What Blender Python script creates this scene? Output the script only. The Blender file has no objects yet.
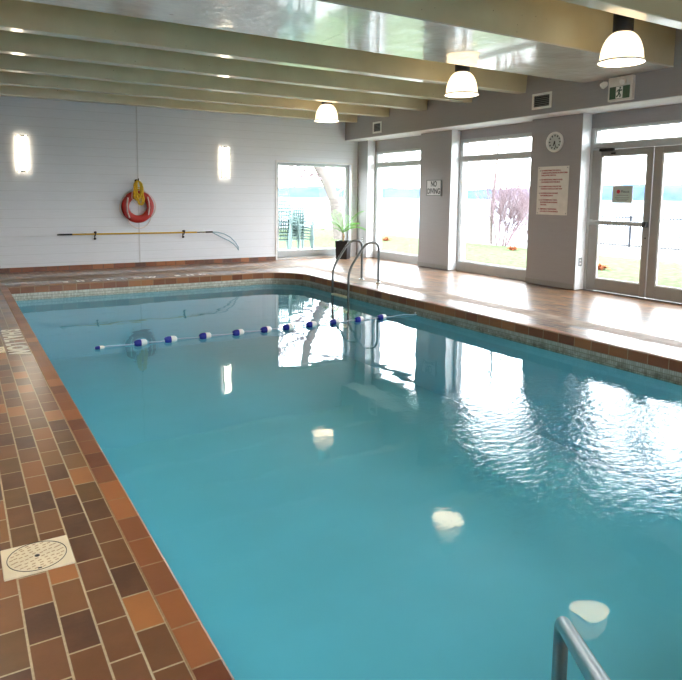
import bpy, bmesh, math, random
from mathutils import Vector, Matrix
random.seed(7)
PI = math.pi
sc = bpy.context.scene
col = sc.collection
sc.view_settings.view_transform = 'Standard'
sc.view_settings.look = 'None'
sc.view_settings.gamma = 1.0
sc.view_settings.use_curve_mapping = False
sc.view_settings.exposure = 1.12

# ------------------------------------------------------------------ materials
def lin(r, g, b):
    f = lambda c: (c/255)/12.92 if c/255 <= .04045 else ((c/255+.055)/1.055)**2.4
    return (f(r), f(g), f(b), 1)

class NT:
    """tiny node-tree helper"""
    def __init__(s, name):
        s.m = bpy.data.materials.new(name); s.m.use_nodes = True
        s.t = s.m.node_tree; s.t.nodes.clear()
        s.out = s.n('ShaderNodeOutputMaterial')
    def n(s, typ, **kw):
        x = s.t.nodes.new(typ)
        for k, v in kw.items(): setattr(x, k, v)
        return x
    def link(s, a, b): s.t.links.new(a, b)
    def put(s, sock, v):
        if hasattr(v, 'node'): s.link(v, sock)
        else: sock.default_value = v
    def math(s, op, a, b=0.0, c=0.0, clamp=False):
        x = s.n('ShaderNodeMath', operation=op); x.use_clamp = clamp
        s.put(x.inputs[0], a); s.put(x.inputs[1], b); s.put(x.inputs[2], c)
        return x.outputs[0]
    def mix(s, f, a, b):
        x = s.n('ShaderNodeMix', data_type='RGBA')
        s.put(x.inputs[0], f); s.put(x.inputs[6], a); s.put(x.inputs[7], b)
        return x.outputs[2]
    def obj(s): return s.n('ShaderNodeTexCoord').outputs['Object']
    def uv(s): return s.n('ShaderNodeTexCoord').outputs['UV']
    def sep(s, v):
        x = s.n('ShaderNodeSeparateXYZ'); s.link(v, x.inputs[0]); return x.outputs
    def comb(s, a, b, c=0.0):
        x = s.n('ShaderNodeCombineXYZ')
        s.put(x.inputs[0], a); s.put(x.inputs[1], b); s.put(x.inputs[2], c)
        return x.outputs[0]
    def noise(s, vec, scale, detail=3.0, rough=.5):
        x = s.n('ShaderNodeTexNoise'); s.link(vec, x.inputs['Vector'])
        x.inputs['Scale'].default_value = scale; x.inputs['Detail'].default_value = detail
        x.inputs['Roughness'].default_value = rough
        return x.outputs['Fac']
    def white(s, vec):
        x = s.n('ShaderNodeTexWhiteNoise', noise_dimensions='3D'); s.link(vec, x.inputs[0])
        return x.outputs['Value']
    def ramp(s, f, stops, const=False):
        x = s.n('ShaderNodeValToRGB'); s.put(x.inputs[0], f)
        cr = x.color_ramp; cr.interpolation = 'CONSTANT' if const else 'LINEAR'
        while len(cr.elements) > 1: cr.elements.remove(cr.elements[-1])
        cr.elements[0].position = stops[0][0]; cr.elements[0].color = stops[0][1]
        for p, c in stops[1:]:
            e = cr.elements.new(p); e.color = c
        return x.outputs[0]
    def smooth(s, x, lo, hi):
        r = s.n('ShaderNodeMapRange', interpolation_type='SMOOTHSTEP')
        s.put(r.inputs[0], x); r.inputs[1].default_value = lo; r.inputs[2].default_value = hi
        return r.outputs[0]
    def bump(s, h, strength=.3, dist=.01):
        b = s.n('ShaderNodeBump'); s.put(b.inputs['Strength'], strength)
        b.inputs['Distance'].default_value = dist; s.link(h, b.inputs['Height'])
        return b.outputs[0]
    def principled(s, colr, rough=.5, metal=0.0, spec=.5, normal=None, emit=None, estr=0.0, coat=0.0, coat_rough=.1):
        p = s.n('ShaderNodeBsdfPrincipled')
        s.put(p.inputs['Base Color'], colr); s.put(p.inputs['Roughness'], rough)
        s.put(p.inputs['Metallic'], metal); s.put(p.inputs['Specular IOR Level'], spec)
        s.put(p.inputs['Coat Weight'], coat); p.inputs['Coat Roughness'].default_value = coat_rough
        if normal is not None: s.link(normal, p.inputs['Normal'])
        if emit is not None:
            s.put(p.inputs['Emission Color'], emit); s.put(p.inputs['Emission Strength'], estr)
        s.link(p.outputs[0], s.out.inputs[0]); return s.m

M = {}
def simple(name, rgb, rough=.5, metal=0.0, spec=.5, vary=.06, scale=8.0, emit=None, estr=0.0):
    t = NT(name); c = lin(*rgb)
    n = t.noise(t.obj(), scale)
    dark = tuple(v*(1-vary) for v in c[:3])+(1,); lite = tuple(min(1, v*(1+vary)) for v in c[:3])+(1,)
    M[name] = t.principled(t.ramp(n, [(.3, dark), (.7, lite)]), rough, metal, spec, emit=emit, estr=estr)
    return M[name]

def brick_nodes(t, u, v, offset, mortar_u, mortar_v, palette, grout, blotch, blotch_scale=5.0):
    """running-bond tiles in brick units; returns colour, mortar mask, random value"""
    row = t.math('FLOOR', v)
    if offset: u = t.math('ADD', u, t.math('MULTIPLY', t.math('MODULO', t.math('ABSOLUTE', row), 2.0), offset))
    cu = t.math('FLOOR', u)
    fu = t.math('FRACT', u); fv = t.math('FRACT', v)
    rnd = t.white(t.comb(cu, row, 3.0))
    du = t.math('ABSOLUTE', t.math('SUBTRACT', fu, .5)); dv = t.math('ABSOLUTE', t.math('SUBTRACT', fv, .5))
    mu = t.smooth(du, .5-mortar_u*1.25, .5-mortar_u*.75); mv = t.smooth(dv, .5-mortar_v*1.25, .5-mortar_v*.75)
    mort = t.math('MAXIMUM', mu, mv)
    c = t.ramp(rnd, palette, True)
    n = t.noise(t.obj(), blotch_scale, 4.0, .6)
    c = t.mix(t.math('MULTIPLY', t.smooth(n, .35, .75), blotch), c, lin(150, 100, 66))
    fine = t.noise(t.obj(), 60.0, 3.0, .6)
    gcol = t.ramp(fine, [(.3, grout), (.7, tuple(x*.75 for x in grout[:3])+(1,))])
    t.tilt = t.math('ADD', t.math('MULTIPLY', fu, t.math('SUBTRACT', rnd, .5)), t.math('MULTIPLY', fv, t.math('SUBTRACT', t.white(t.comb(cu, row, 8.0)), .5)))
    return t.mix(mort, c, gcol), mort, rnd

def tile_material(name, palette, grout, coord, rough=.3, blotch=.35, u_len=.229, v_len=.115, offset=.5, u0=0.0, v0=0.0, spec=.5, coat=0.0):
    t = NT(name)
    if coord == 'uv':
        s = t.sep(t.uv()); u, v = s[0], s[1]
    else:
        s = t.sep(t.obj())
        u = t.math('DIVIDE', t.math('ADD', s[1], u0), u_len); v = t.math('DIVIDE', t.math('ADD', s[0], v0), v_len)
    c, mort, rnd = brick_nodes(t, u, v, offset, .017, .036, palette, grout, blotch)
    fine = t.noise(t.obj(), 45.0, 4.0, .65)
    big = t.noise(t.obj(), 2.2, 2.0)
    h = t.math('ADD', t.math('MULTIPLY', mort, -1.0), t.math('MULTIPLY', fine, .22))
    h = t.math('ADD', h, t.math('MULTIPLY', t.tilt, 1.3))
    r = t.math('ADD', t.math('MULTIPLY', mort, .45), t.math('ADD', rough, t.math('MULTIPLY', t.math('SUBTRACT', big, .5), .2)))
    M[name] = t.principled(c, r, 0.0, spec, normal=t.bump(h, .5, .004), coat=coat, coat_rough=.27)
    if coat: [n_ for n_ in t.t.nodes if n_.type == 'BSDF_PRINCIPLED'][0].inputs['Coat IOR'].default_value = 1.6

deckpal = [(0, lin(98, 60, 38)), (.16, lin(118, 76, 46)), (.3, lin(110, 76, 42)), (.44, lin(132, 88, 52)),
           (.56, lin(88, 54, 38)), (.68, lin(120, 76, 48)), (.76, lin(140, 98, 54)), (.86, lin(152, 98, 56)), (.95, lin(180, 118, 66))]
tile_material('deck_tile', deckpal, lin(206, 190, 160), 'obj', rough=.34, blotch=.3, u0=.06, v0=-.04, coat=.9)
coppal = [(0, lin(146, 90, 56)), (.2, lin(128, 74, 48)), (.4, lin(158, 100, 62)), (.55, lin(112, 62, 42)), (.7, lin(136, 84, 56)), (.85, lin(170, 110, 68))]
tile_material('coping_tile', coppal, lin(176, 150, 120), 'uv', rough=.35, blotch=.25, offset=0.0)
tile_material('base_tile', coppal[1:4]+[(.8, lin(90, 56, 46))], lin(110, 90, 76), 'obj', rough=.4, offset=0.0, u_len=.12, v_len=.229)
# textured grey band of tiles
t = NT('band_tile')
s = t.sep(t.uv())
c, mort, rnd = brick_nodes(t, s[0], s[1], .5, .017, .03, [(0, lin(142, 118, 100)), (.3, lin(158, 134, 114)), (.6, lin(132, 108, 90)), (.8, lin(168, 146, 124))], lin(150, 136, 118), .2)
M['band_tile'] = t.principled(c, .62, 0, .3, normal=t.bump(t.noise(t.obj(), 50, 4, .6), .5, .004))
# small ribbed mosaic at the waterline
t = NT('mosaic')
s = t.sep(t.uv())
c, mort, rnd = brick_nodes(t, s[0], s[1], 0.0, .07, .07, [(0, lin(214, 212, 200)), (.3, lin(204, 202, 190)), (.6, lin(222, 220, 210)), (.85, lin(194, 192, 178))], lin(150, 142, 122), 0.0)
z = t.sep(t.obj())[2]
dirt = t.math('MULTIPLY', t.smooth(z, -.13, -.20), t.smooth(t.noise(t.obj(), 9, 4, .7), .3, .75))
right_dirt_shade = t.smooth(t.sep(t.obj())[0], 5.6, 6.1)
c = t.mix(t.math('MULTIPLY', dirt, t.math('ADD', .25, t.math('MULTIPLY', right_dirt_shade, .7))), c, lin(84, 74, 56))
c = t.mix(t.math('MULTIPLY', right_dirt_shade, .45), c, lin(110, 104, 90))  # right side darker in the colour: its shade as well as its dirt
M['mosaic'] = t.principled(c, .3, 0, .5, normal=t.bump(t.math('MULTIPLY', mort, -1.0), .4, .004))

def siding(name, rgb, pitch, z0=0.0, rough=.5):
    t = NT(name); o = t.obj(); s = t.sep(o)
    f = t.math('FRACT', t.math('DIVIDE', t.math('ADD', s[2], z0), pitch))
    d = t.math('ABSOLUTE', t.math('SUBTRACT', f, .5))
    g = t.smooth(d, .468, .495)
    st = t.comb(t.math('MULTIPLY', s[0], 1.5), t.math('MULTIPLY', s[1], 1.5), t.math('MULTIPLY', s[2], 40.0))
    gr = t.noise(st, 2.0, 4.0, .6)
    c0 = lin(*rgb); c1 = tuple(v*.93 for v in c0[:3])+(1,)
    c = t.mix(t.math('MULTIPLY', g, .25), t.ramp(gr, [(.3, c1), (.7, c0)]), lin(150, 148, 146))
    h = t.math('ADD', t.math('MULTIPLY', g, -1.0), t.math('MULTIPLY', gr, .06))
    M[name] = t.principled(c, rough, 0, .4, normal=t.bump(h, .3, .005))
siding('siding_white', (232, 236, 244), .186, .02)
siding('siding_grey', (160, 157, 158), .146, .02)  # white boards with the shade of the right wall put into the colour

# painted concrete of the beams, with pits
t = NT('beam_paint'); o = t.obj()
v = t.n('ShaderNodeTexVoronoi'); t.link(o, v.inputs['Vector']); v.inputs['Scale'].default_value = 9.0
pit = t.smooth(v.outputs['Distance'], .075, .035)
pit = t.math('MULTIPLY', pit, t.smooth(t.noise(o, 3.0), .45, .55))
c = t.ramp(t.noise(o, 2.5, 5), [(.3, lin(200, 190, 155)), (.7, lin(212, 203, 168))])
c = t.mix(t.math('MULTIPLY', pit, .75), c, lin(80, 72, 52))
lump = t.math('ADD', t.noise(o, 5.0, 3), t.math('MULTIPLY', pit, -.6))
M['beam_paint'] = t.principled(c, .32, 0, .5, normal=t.bump(lump, .12, .02), coat=.8, coat_rough=.1)
# glossy panelled bulkhead
t = NT('bulkhead_paint'); o = t.obj()
c = t.ramp(t.noise(o, 1.6, 4), [(.3, lin(206, 202, 186)), (.7, lin(224, 220, 206))])
sm = t.comb(t.math('MULTIPLY', t.sep(o)[0], 6.0), t.math('MULTIPLY', t.sep(o)[1], 14.0), 0.0)
scuff = t.math('MULTIPLY', t.smooth(t.noise(sm, 1.0, 3, .5), .70, .74), t.smooth(t.noise(o, 1.1), .5, .6))
c = t.mix(t.math('MULTIPLY', scuff, .8), c, lin(120, 112, 92))
M['bulkhead_paint'] = t.principled(c, .2, 0, .6, normal=t.bump(t.noise(o, 2.4, 3, .5), .6, .05), coat=.8, coat_rough=.06)

siding('timber', (120, 104, 88), .15)
simple('ceiling_paint', (214, 208, 184), .6)
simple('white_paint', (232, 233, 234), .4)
simple('frame_paint', (176, 179, 180), .4, vary=.03)
simple('joint_strip', (206, 208, 214), .5)
simple('door_paint', (146, 144, 140), .42, vary=.03)
simple('chrome', (205, 208, 210), .22, 1.0)
simple('steel', (150, 152, 152), .28, 1.0)
simple('ladder_steel', (104, 105, 104), .3, 1.0)
simple('black_plastic', (22, 22, 24), .4)
simple('dark_metal', (52, 50, 48), .35, .8)
simple('white_plastic', (238, 238, 234), .4)
simple('grey_plastic', (120, 122, 122), .5)
simple('cream_plastic', (244, 234, 208), .45)
simple('cream_shadow', (196, 172, 138), .6)  # darker cream of the raised grip pattern
simple('buoy_red', (176, 32, 24), .4)
simple('rope_white', (226, 212, 206), .8)
simple('rope_yellow', (222, 182, 52), .8, scale=60, vary=.25)
simple('pole_yellow', (212, 168, 40), .35)
simple('hook_blue', (150, 178, 194), .35, .5)
simple('float_blue', (22, 36, 150), .35)
simple('rope_blue', (176, 204, 226), .7)
simple('sign_white', (222, 218, 212), .4)
simple('sign_grey', (196, 196, 194), .4)
simple('text_black', (18, 18, 22), .5)
simple('text_red', (150, 36, 44), .5)
simple('exit_green', (4, 70, 50), .3)
simple('notice_paper', (176, 192, 186), .6)
simple('notice_red', (184, 40, 52), .5)
simple('pot_black', (20, 20, 22), .3)
simple('soil', (64, 44, 30), .9, vary=.3, scale=40)
simple('leaf_green', (96, 158, 54), .45, vary=.25, scale=10)
simple('palm_stem', (150, 122, 84), .7, vary=.25, scale=30)
simple('deck_letter', (252, 248, 238), .5)
simple('chair_plastic', (134, 152, 148), .45, spec=0.0)
simple('bark', (110, 102, 98), .9, vary=.3, scale=14, spec=0.0)
simple('twig', (128, 110, 114), .9, vary=.25, spec=0.0)
simple('lawn_grass', (86, 96, 70), .95, vary=.35, scale=7, spec=0.0)
simple('dry_leaves', (120, 66, 44), .9, vary=.3, spec=0.0)
simple('concrete_pad', (160, 160, 156), .9, vary=.1, scale=3, spec=0.0)
simple('gravel', (150, 148, 144), .95, vary=.2, scale=6, spec=0.0)
simple('lake_water', (150, 156, 164), .5, vary=.08, scale=.05, spec=0.0)
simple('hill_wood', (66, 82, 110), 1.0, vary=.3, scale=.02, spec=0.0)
simple('fence_paint', (24, 26, 34), .5)
simple('buoy_marker', (200, 40, 50), .5)
simple('pool_shell', (136, 203, 222), .6, vary=.05, scale=.8)
simple('clock_face', (196, 202, 196), .4)

# lit lamp glass
t = NT('sconce_glass'); M['sconce_glass'] = t.principled(lin(250, 248, 240), .4, emit=lin(255, 238, 208), estr=5.0)
t = NT('bulb'); M['bulb'] = t.principled(lin(250, 248, 240), .4, emit=lin(255, 240, 214), estr=5.0)
t = NT('prismatic_shade')
d = t.n('ShaderNodeBsdfTranslucent'); d.inputs[0].default_value = lin(150, 138, 118)
g = t.n('ShaderNodeBsdfPrincipled'); g.inputs['Base Color'].default_value = lin(200, 186, 160); g.inputs['Roughness'].default_value = .2
g.inputs['Emission Color'].default_value = lin(255, 232, 200); g.inputs['Emission Strength'].default_value = 1.1
tr = t.n('ShaderNodeBsdfTransparent')
m1 = t.n('ShaderNodeMixShader'); m1.inputs[0].default_value = .5; t.link(d.outputs[0], m1.inputs[1]); t.link(g.outputs[0], m1.inputs[2])
m2 = t.n('ShaderNodeMixShader'); m2.inputs[0].default_value = .12; t.link(m1.outputs[0], m2.inputs[1]); t.link(tr.outputs[0], m2.inputs[2])
t.link(m2.outputs[0], t.out.inputs[0]); M['prismatic_shade'] = t.m
t = NT('shade_inside'); M['shade_inside'] = t.principled(lin(240, 230, 210), .3, emit=lin(255, 234, 204), estr=3.0)
# window glass
t = NT('window_glass')
lw = t.n('ShaderNodeLayerWeight'); lw.inputs[0].default_value = .5
frv = t.math('ADD', .006, t.math('MULTIPLY', t.math('POWER', lw.outputs['Facing'], 5.0), .3))
a = t.n('ShaderNodeBsdfTransparent'); a.inputs[0].default_value = (.97, .985, .98, 1)
b = t.n('ShaderNodeBsdfGlossy'); b.inputs['Roughness'].default_value = .0
mx = t.n('ShaderNodeMixShader'); t.link(frv, mx.inputs[0]); t.link(a.outputs[0], mx.inputs[1]); t.link(b.outputs[0], mx.inputs[2])
t.link(mx.outputs[0], t.out.inputs[0]); M['window_glass'] = t.m
# pool water: mirror-like surface over tinted clear water
t = NT('pool_water'); o = t.obj(); s = t.sep(o)
calm = t.noise(o, 1.7, 2, .45)
st = t.comb(t.math('MULTIPLY', s[0], 1.0), t.math('MULTIPLY', s[1], 1.7), 0.0)
rip = t.noise(st, 11.0, 3, .55)
my = t.math('MULTIPLY', t.smooth(s[1], 1.8, 2.4), t.smooth(s[1], 4.9, 3.1))
mxx = t.smooth(s[0], 1.6, 3.8)
patch = t.smooth(t.noise(o, .9, 2), .3, .65)
amp = t.math('MULTIPLY', t.math('MULTIPLY', my, mxx), patch)
h = t.math('ADD', t.math('MULTIPLY', calm, .010), t.math('MULTIPLY', t.math('MULTIPLY', rip, amp), .030))
h = t.math('ADD', h, t.math('MULTIPLY', rip, .0001))
nrm = t.bump(h, 1.0, .35)
lw = t.n('ShaderNodeLayerWeight'); lw.inputs[0].default_value = .5; t.link(nrm, lw.inputs['Normal'])
frv = t.math('ADD', .022, t.math('MULTIPLY', t.math('POWER', lw.outputs['Facing'], 5.0), .97))
a = t.n('ShaderNodeBsdfTransparent'); a.inputs[0].default_value = (.68, .95, .99, 1)
b = t.n('ShaderNodeBsdfGlossy'); b.inputs['Roughness'].default_value = .0; t.link(nrm, b.inputs['Normal'])
mx = t.n('ShaderNodeMixShader'); t.link(frv, mx.inputs[0]); t.link(a.outputs[0], mx.inputs[1]); t.link(b.outputs[0], mx.inputs[2])
t.link(mx.outputs[0], t.out.inputs[0]); M['pool_water'] = t.m

# ------------------------------------------------------------------ geometry helpers
class MB:
    def __init__(s): s.v = []; s.f = []; s.mi = []; s.uv = {}; s.sm = []
    def add(s, vs, fs, mi=0, smooth=False, uvs=None):
        k = len(s.v); s.v += [tuple(x) for x in vs]
        for i, f in enumerate(fs):
            if uvs: s.uv[len(s.f)] = uvs[i]
            s.f.append(tuple(a+k for a in f)); s.mi.append(mi); s.sm.append(smooth)
        return s
    def box(s, x0, x1, y0, y1, z0, z1, mi=0, rot=None, c=(0, 0, 0)):
        vs = [Vector((x, y, z)) for z in (z0, z1) for y in (y0, y1) for x in (x0, x1)]
        if rot is not None: vs = [rot @ v + Vector(c) for v in vs]
        return s.add(vs, [(0, 2, 3, 1), (4, 5, 7, 6), (0, 1, 5, 4), (2, 6, 7, 3), (0, 4, 6, 2), (1, 3, 7, 5)], mi)
    def tube(s, pts, r, n=10, mi=0, caps=True, closed=False, flat=None):
        pts = [Vector(p) for p in pts]; N = len(pts)
        rr = r if isinstance(r, (list, tuple)) else [r]*N
        rings = []; prev = None
        for i, p in enumerate(pts):
            if closed: d = pts[(i+1) % N]-pts[i-1]
            else: d = pts[min(i+1, N-1)]-pts[max(i-1, 0)]
            d = d.normalized() if d.length > 1e-9 else Vector((0, 0, 1))
            if prev is None:
                a = Vector((0, 0, 1)) if abs(d.z) < .9 else Vector((1, 0, 0))
                u = a.cross(d).normalized()
            else:
                u = (prev-d*prev.dot(d)); u = u.normalized() if u.length > 1e-6 else d.orthogonal().normalized()
            prev = u; w = d.cross(u)
            rings.append([p+(u*math.cos(2*PI*k/n)+w*math.sin(2*PI*k/n))*rr[i] for k in range(n)])
        vs = [v for R in rings for v in R]; fs = []
        for i in range(N if closed else N-1):
            j = (i+1) % N
            for k in range(n): fs.append((i*n+k, i*n+(k+1) % n, j*n+(k+1) % n, j*n+k))
        s.add(vs, fs, mi, True)
        if caps and not closed:
            s.add(rings[0], [tuple(range(n-1, -1, -1))], mi); s.add(rings[-1], [tuple(range(n))], mi)
        return s
    def lathe(s, prof, n=32, c=(0, 0, 0), mi=0, axis='Z', rib=0.0, ribs=0, smooth=True):
        vs = []
        for r, z in prof:
            for k in range(n):
                a = 2*PI*k/n; q = r*(1+(rib if (ribs and k % 2) else 0))
                p = (q*math.cos(a), q*math.sin(a), z)
                if axis == 'X': p = (p[2], p[0], p[1])
                if axis == 'Y': p = (p[1], p[2], p[0])
                vs.append((p[0]+c[0], p[1]+c[1], p[2]+c[2]))
        fs = [(i*n+k, i*n+(k+1) % n, (i+1)*n+(k+1) % n, (i+1)*n+k) for i in range(len(prof)-1) for k in range(n)]
        return s.add(vs, fs, mi, smooth)
    def build(s, name, mats, parent=None, loc=(0, 0, 0), bevel=0.0, rotz=0.0):
        me = bpy.data.meshes.new(name); me.from_pydata(s.v, [], s.f)
        if not isinstance(mats, (list, tuple)): mats = [mats]
        for m in mats: me.materials.append(M[m] if isinstance(m, str) else m)
        for i, p in enumerate(me.polygons): p.material_index = s.mi[i]; p.use_smooth = s.sm[i]
        if s.uv:
            L = me.uv_layers.new(name='UVMap')
            for i, p in enumerate(me.polygons):
                if i in s.uv:
                    for li, uvc in zip(p.loop_indices, s.uv[i]): L.data[li].uv = uvc
        me.update()
        o = bpy.data.objects.new(name, me); col.objects.link(o)
        o.location = loc; o.rotation_euler.z = rotz
        if parent: o.parent = parent
        if bevel:
            b = o.modifiers.new('bevel', 'BEVEL'); b.width = bevel; b.segments = 2; b.limit_method = 'ANGLE'
        return o
def tag(o, label, cat, group=None, kind=None):
    if label: o['label'] = label
    if cat: o['category'] = cat
    if group: o['group'] = group
    if kind: o['kind'] = kind
    return o
def thing(name, label, cat, loc=(0, 0, 0), rotz=0.0, group=None, kind=None):
    o = bpy.data.objects.new(name, None); o.empty_display_size = .1; col.objects.link(o)
    o.location = loc; o.rotation_euler.z = rotz
    return tag(o, label, cat, group, kind)
def struct(o, label=None, cat=None): return tag(o, label, cat, None, 'structure')
def dup(root, loc, label, rotz=None):
    r = root.copy(); col.objects.link(r); r.location = loc; r['label'] = label
    if rotz is not None: r.rotation_euler.z = rotz
    for ch in list(root.children):
        c = ch.copy(); col.objects.link(c); c.parent = r
        for g in ch.children:
            d = g.copy(); col.objects.link(d); d.parent = c
    return r
def text(name, body, size, mat, parent, origin, right, up, lift=.0, extrude=.001, align='CENTER', spacing=1.0, fit=None, bold=0.0):
    cu = bpy.data.curves.new('t', 'FONT'); cu.body = body; cu.size = size; cu.align_x = align; cu.align_y = 'CENTER'
    cu.extrude = extrude; cu.offset = bold; cu.space_character = spacing; cu.space_line = 1.0
    to = bpy.data.objects.new('t', cu); col.objects.link(to)
    bpy.context.view_layer.update()
    me = bpy.data.meshes.new_from_object(to.evaluated_get(bpy.context.evaluated_depsgraph_get()))
    bpy.data.objects.remove(to)
    if fit:
        xs = [v.co.x for v in me.vertices]; k = fit/(max(xs)-min(xs)); mid = (max(xs)+min(xs))/2
        for v in me.vertices: v.co.x = (v.co.x-mid)*k
    R = Vector(right).normalized(); U = Vector(up).normalized(); N = R.cross(U)
    for v in me.vertices: v.co = R*v.co.x+U*v.co.y+N*(v.co.z+lift)
    me.materials.clear(); me.materials.append(M[mat]); me.name = name
    o = bpy.data.objects.new(name, me); col.objects.link(o); o.location = origin
    if parent: o.parent = parent
    return o
def arc(c, r, a0, a1, n, f):
    return [f(c[0]+r*math.cos(a0+(a1-a0)*i/n), c[1]+r*math.sin(a0+(a1-a0)*i/n)) for i in range(n+1)]
def rounded(pts, rad, n=6):
    """polyline with rounded interior corners"""
    P = [Vector(p) for p in pts]; out = [P[0]]
    for i in range(1, len(P)-1):
        a, b, c = P[i-1], P[i], P[i+1]
        r = min(rad, (a-b).length*.49, (c-b).length*.49)
        p0 = b+(a-b).normalized()*r; p1 = b+(c-b).normalized()*r
        for k in range(n+1):
            t_ = k/n; out.append(p0*(1-t_)**2+b*2*t_*(1-t_)+p1*t_*t_)
    out.append(P[-1]); return out

# ------------------------------------------------------------------ the room's measures (metres)
YE = 14.35          # back wall
XC, XW, XS = 9.3, 9.55, 8.9   # pillar faces, glazing line, bulkhead face of the right wall
ZS, ZB, ZC = 3.057, 3.463, 4.05   # underside of bulkhead, of beams, of slab
XL, YF = -1.8, -2.4
PX0, PX1, PY0, PY1 = .735, 6.18, .5, 12.06
ZWATER = -.23

# pool outline, counter-clockwise
outline = [(PX0, PY0), (PX1, PY0)]
R0 = .8
for i in range(13):
    a = (PI/2)*i/12
    outline.append((PX1-R0+R0*math.cos(a), PY1-R0+R0*math.sin(a)))
outline.append((PX0, PY1))
def offset_poly(poly, d):
    out = []; n = len(poly)
    for i in range(n):
        p0, p1, p2 = Vector(poly[i-1]), Vector(poly[i]), Vector(poly[(i+1) % n])
        e1 = (p1-p0).normalized(); e2 = (p2-p1).normalized()
        n1 = Vector((e1.y, -e1.x)); n2 = Vector((e2.y, -e2.x))
        m = (n1+n2); m = m/(m.length_squared/2) if m.length > 1e-6 else n1
        out.append(tuple(p1+m*d))
    return out
outer = offset_poly(outline, .12)
# deck floor with the pool cut out
bm = bmesh.new()
def loop(pts, z):
    vs = [bm.verts.new((x, y, z)) for x, y in pts]
    return [bm.edges.new((vs[i], vs[(i+1) % len(vs)])) for i in range(len(vs))]
ed = loop([(XL, YF), (9.8, YF), (9.8, YE+.25), (XL, YE+.25)], 0)+loop(outer, 0)
bmesh.ops.triangle_fill(bm, edges=ed, use_beauty=True)
for f in bm.faces:
    if f.normal.z < 0: f.normal_flip()
me = bpy.data.meshes.new('floor'); bm.to_mesh(me); bm.free(); me.materials.append(M['deck_tile'])
fl = bpy.data.objects.new('floor', me); col.objects.link(fl); struct(fl, 'brown quarry tile deck around the pool', 'floor')
# swept strips round the pool
def sweep(name, mat, prof, uvv, scale_u, parent=None):
    """prof: (outward offset, z) list; uvv: v coordinate for each profile point"""
    b = MB(); polys = [offset_poly(outline, o) for o, z in prof]; n = len(outline)
    L = [0.0]
    for i in range(n): L.append(L[-1]+(Vector(outline[(i+1) % n])-Vector(outline[i])).length)
    for k in range(len(prof)-1):
        for i in range(n):
            j = (i+1) % n
            q = [(*polys[k][i], prof[k][1]), (*polys[k][j], prof[k][1]), (*polys[k+1][j], prof[k+1][1]), (*polys[k+1][i], prof[k+1][1])]
            d_ = (Vector(outline[j])-Vector(outline[i])).normalized(); p0 = Vector(outline[i])
            us = [(L[i]+((Vector(c_[:2])-p0).dot(d_) if n > 8 and L[i+1]-L[i] > 1 else (0, L[i+1]-L[i], L[i+1]-L[i], 0)[e_]))/scale_u+.3 for e_, c_ in enumerate(q)]
            b.add(q, [(0, 1, 2, 3)], 0, False, [[(us[0], uvv[k]), (us[1], uvv[k]), (us[2], uvv[k+1]), (us[3], uvv[k+1])]])
    return b.build(name, mat, parent)
struct(sweep('trim_1', 'coping_tile', [(.12, 0.0), (.115, .004), (.012, .004), (.003, 0.0), (0, -.010), (0, -.115), (.03, -.116)],
             [.0, .03, .93, .97, 1.04, 1.96, 2.0], .229), 'brown tile coping round the pool edge', 'pool coping')
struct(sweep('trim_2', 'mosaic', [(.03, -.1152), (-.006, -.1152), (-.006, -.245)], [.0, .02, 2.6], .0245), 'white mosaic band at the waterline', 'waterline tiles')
struct(sweep('pool_shell', 'pool_shell', [(.0, -.24), (.0, -1.35)], [0, 1], 1.0), 'turquoise painted pool walls', 'pool')
b = MB(); b.add([(x, y, -1.35) for x, y in outline], [tuple(range(len(outline)))]); struct(b.build('pool_floor', 'pool_shell'), 'turquoise painted pool floor', 'pool floor')
b = MB(); b.add([(x, y, ZWATER) for x, y in offset_poly(outline, -.006)], [tuple(range(len(outline)))])
struct(b.build('water', 'pool_water'), 'clear turquoise water filling the pool', 'water')
# band of lighter tiles on the far and right deck
b = MB(); zb = .003
def quad(x0, x1, y0, y1, alongx):
    q = [(x0, y0, zb), (x1, y0, zb), (x1, y1, zb), (x0, y1, zb)]
    uv = [((p[0] if alongx else p[1])/.229, (p[1]-y0 if alongx else p[0]-x0)/.115) for p in q]
    b.add(q, [(0, 1, 2, 3)], 0, False, [uv])
quad(6.72, 7.06, -2.0, 12.75, False); quad(XL, 7.06, 12.75, 13.25, True)
struct(b.build('trim_3', 'band_tile'), 'rough pale tile band running along the deck', 'tile band')

# ------------------------------------------------------------------ walls, bulkhead, ceiling
W1 = (6.94, 9.1, .05, 2.43)      # opening in the back wall
b = MB()
b.box(XL, W1[0], YE, YE+.25, 0, ZC); b.box(W1[1], 9.8, YE, YE+.25, 0, ZC)
b.box(W1[0], W1[1], YE, YE+.25, W1[3], ZC); b.box(W1[0], W1[1], YE, YE+.25, 0, W1[2])
struct(b.build('wall_back', 'siding_white'), 'white horizontal board wall beyond the pool', 'wall')
b = MB().box(3.525, 3.553, YE-.008, YE, .09, ZC); struct(b.build('trim_4', 'joint_strip'), 'vertical joint strip in the white board wall', 'trim')
b = MB().box(XL, W1[0]-.03, YE-.014, YE, 0, .095); struct(b.build('baseboard_back', 'base_tile'), 'brown tile skirting under the white wall', 'baseboard')
b = MB().box(XL-.2, XL, YF, YE+.25, 0, ZC); struct(b.build('wall_left', 'timber'))
b = MB(); WB = (1.6, 6.2, .8, 2.75)
b.box(XL, WB[0], YF-.2, YF, 0, ZC); b.box(WB[1], 9.8, YF-.2, YF, 0, ZC); b.box(WB[0], WB[1], YF-.2, YF, WB[3], ZC); b.box(WB[0], WB[1], YF-.2, YF, 0, WB[2])
struct(b.build('wall_front', 'timber'))
P1, P2, P3 = (10.65, 11.7), (7.335, 8.435), (13.875, YE)
YD = 5.0                          # end of the door bay
b = MB()
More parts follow.
